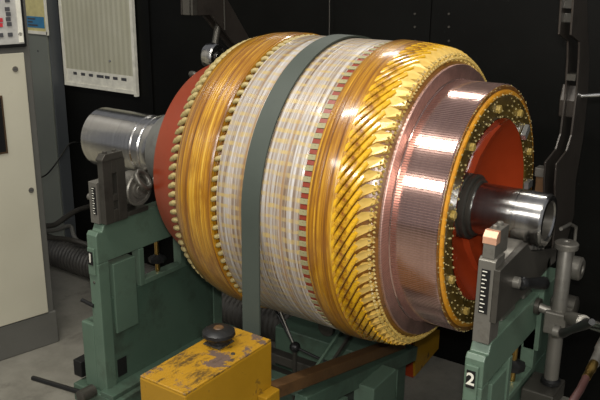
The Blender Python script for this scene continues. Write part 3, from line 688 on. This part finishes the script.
for f, w in ((.22, .55), (.5, .35), (.78, .7)):
    z = b1.z-(b1.z-b0.z)*f; MB().box(b0.x-.13, b0.x-.13+.11*w, YF-.0202, YF-.0195, z-.004, z+.004).build('print_line', 'ink', bl)
# large printed chart hanging on the black wall
YC = WY-.02
A, Bq = px(66, 83, 1, YC), px(137, 91.5, 1, YC); x0 = px(63, 40, 1, YC).x; x1 = px(134.5, 45, 1, YC).x; zb = (A.z+Bq.z)/2; ztop = zb+.62
ch = thing('wall_chart', 'large pale printed table in a white frame on the black wall', 'chart', (x0, YC, zb))
me = MB().box(x0, x1, YC, YC+.012, zb, ztop).build('sheet', 'chart', ch)
uvl = me.data.uv_layers.new(name='UVMap')
for lp in me.data.loops:
    v = me.data.vertices[lp.vertex_index].co; uvl.data[lp.index].uv = (v.x/(x1-x0), v.z/(ztop-zb))
MB().box(x0-.006, x0+.010, YC-.006, YC+.012, zb-.012, ztop).build('frame_side', 'white_paint', ch)
MB().box(x1-.016, x1+.002, YC-.006, YC+.012, zb-.022, ztop).build('frame_side', 'white_paint', ch)
MB().box(x0-.006, x1, YC-.007, YC+.012, zb-.012, zb+.006).build('frame_bottom', 'white_paint', ch)
MB().box(x0+.012, x1-.018, YC-.0015, YC, zb+.006, zb+.075).build('bottom_margin', 'white_paint', ch)
for k, w in enumerate((.026, .03, .03, .05, .034, .032, .036)):
    xx = x0+.065+(x1-x0-.15)*k/6.3; MB().box(xx, xx+w, YC-.003, YC-.0015, zb+.048, zb+.062).build('column_label', 'ink', ch)
for u, v in ((110, 61),):
    q = px(u, v, 1, YC); MB().lathe([(-.006, .004), (0, .007)], q, 1, 10).build('pin', 'chrome', ch)
# ------------------------------------------------------------------ cables
def cable(name, pts, r, mat, label, cat='cable', group=None):
    P = [Vector(p) for p in pts]; out = []
    for i in range(len(P)-1):
        p0, p1, p2, p3 = P[max(i-1, 0)], P[i], P[i+1], P[min(i+2, len(P)-1)]
        for k in range(6):
            t = k/6; out.append(.5*((2*p1)+(p2-p0)*t+(2*p0-5*p1+4*p2-p3)*t*t+(3*p1-p0-3*p2+p3)*t**3))
    out.append(P[-1])
    return tag(MB().tube(out, r, 8).build(name, mat, smooth=60), label, cat, group)
q = px(329, 20, 1, WY-.03)
cable('hanging_wire', [(q.x, WY-.03, 2.15), (q.x-.004, WY-.03, 1.6), (q.x+.002, WY-.03, q.z), (q.x+.004, WY-.03, .9), (q.x, WY-.03, .0)], .0022, 'steel_dark', 'thin grey wire hanging down the black wall above the rotor')
Xc = -1.3
cable('signal_cable', [px(40, 178, 0, -1.16), px(47, 174, 0, -1.18), px(54, 166, 0, -1.2), px(61, 156, 0, Xc), px(69, 144.5, 0, Xc-.1), px(78, 143, 1, .5), px(95, 150, 1, WY-.02), px(100, 160, 1, WY)], .0035, 'black', 'thin black cable running from the cabinet towards the left shaft end')
for k, (pts, lab, r) in enumerate((
    ([(40, 226, -1.7), (54, 225, -1.7), (66, 217, -1.72), (78, 210, -1.75), (95, 205, -1.8)], 'upper black hose rising behind the left pedestal beside the locker', .014),
    ([(40, 232, -1.6), (56, 230, -1.62), (70, 226, -1.65), (74, 236, -1.6), (80, 242, -1.55), (95, 246, -1.5)], 'pale looped hose on the floor before the locker', .011),
    ([(42, 237, -1.5), (54, 238, -1.5), (72, 240, -1.5), (92, 246, -1.45)], 'lower black hose lying on the ribbed hose', .012))):
    pp = []
    for u, v, X in pts:
        q = px(u, v, 0, X); q.z = max(q.z, .02); pp.append(q)
    cable('floor_hose', pp, r, 'rubber' if k != 1 else 'frame_grey', lab, 'hose', 'hoses on the floor at left')
# ------------------------------------------------------------------ pickup stand on pedestal 2
XP = .925
T_, Bm = px(565, 246, 0, XP), px(552, 380, 0, XP); yp = (T_.y+Bm.y)/2; zl = Bm.z
ps = thing('pickup_post', 'steel post with a round cap and cross clamp beside pedestal 2', 'clamp stand', (XP, yp, zl))
MB().lathe([(zl+.012, .019), (T_.z-.008, .019), (T_.z-.006, .018)], (XP, yp, 0), 2, 28).build('post', 'steel_grey', ps, 40)
MB().lathe([(T_.z-.012, .018), (T_.z-.010, .029), (T_.z+.003, .030), (T_.z+.006, .027), (T_.z+.007, .010), (T_.z+.004, .008), (T_.z+.004, .001)], (XP, yp, 0), 2, 32).build('cap', 'steel_grey', ps, 30)
MB().lathe([(zl, .026), (zl+.010, .026), (zl+.014, .021)], (XP, yp, 0), 2, 20).build('foot', 'black', ps, 30)
zc = px(556, 322, 0, XP).z
cl = MB().box(XP-.028, XP+.028, yp-.03, yp+.034, zc-.032, zc+.030).build('clamp_body', 'steel_grey', ps, bev=.004)
MB().lathe([(XP-.035, .012), (XP-.030, .026), (XP+.03, .026), (XP+.034, .018)], (0, yp+.05, zc+.028), 0, 20).build('clamp_boss', 'steel_dark', ps, 30)
MB().tube([(.869, yp-.012, zc+.03), (XP-.02, yp-.008, zc+.022)], .012, 14).build('cross_rod', 'steel_grey', ps, 40)
MB().tube([(.869, yp-.012, zc+.03), (.880, yp-.012, zc+.03)], .022, 14).build('rod_flange', 'steel_dark', ps, 40)
rod0 = Vector((XP+.02, yp+.012, zc+.010)); rod1 = px(612, 331, 0, XP+.20)
MB().tube([rod0, rod1], .012, 14).build('cross_rod', 'chrome', ps, 40)
MB().tube([rod0, rod0+(rod1-rod0)*.42], .017, 14).build('rod_sleeve', 'steel_grey', ps, 40)
h0 = px(563, 333, 0, XP+.045); h1 = px(592, 322, 0, XP+.16)
MB().tube([h0+(h1-h0)*f for f in (-.1, 0, .08, .3, .8, 1)], [.007, .012, .011, .009, .011, .007], 12).build('clamp_handle', 'black', ps, 50)
MB().lathe([(XP+.022, .015), (XP+.036, .015), (XP+.040, .010), (XP+.040, .001)], (0, h0.y, h0.z), 0, 18).build('handle_hub', 'steel_grey', ps, 40)
# hydraulic hose at the bottom right corner
XH = 1.08
hz = thing('hydraulic_hose', 'red-brown hose with brass and steel couplings at the lower right', 'hose', (px(588, 372, 0, XH)))
hp = lambda u, v: px(u, v, 0, XH)
MB().tube([hp(610, 325), hp(603, 341)], .0075, 12).build('end_pipe', 'steel_grey', hz, 40)
MB().tube([hp(605, 338), hp(600, 350), hp(599, 352), hp(594, 364)], [.011, .013, .0105, .0115], 12).build('steel_coupling', 'steel_grey', hz, 40)
MB().tube([hp(594, 363), hp(590.5, 370), hp(590, 371), hp(586, 378)], [.010, .0105, .009, .009], 12).build('brass_coupling', 'brass', hz, 40)
e = hp(572, 402)
MB().tube([hp(586.5, 377), hp(580, 390), e, e+Vector((-.02, -.06, -.08)), e+Vector((-.02, -.16, -.2)), Vector((e.x+.0, e.y-.25, .012)), Vector((e.x+.2, e.y-.4, .012))], .0085, 10).build('rubber_tube', 'hose_red', hz, 60)
# keep the parts' matrices current before the render
bpy.context.view_layer.update()
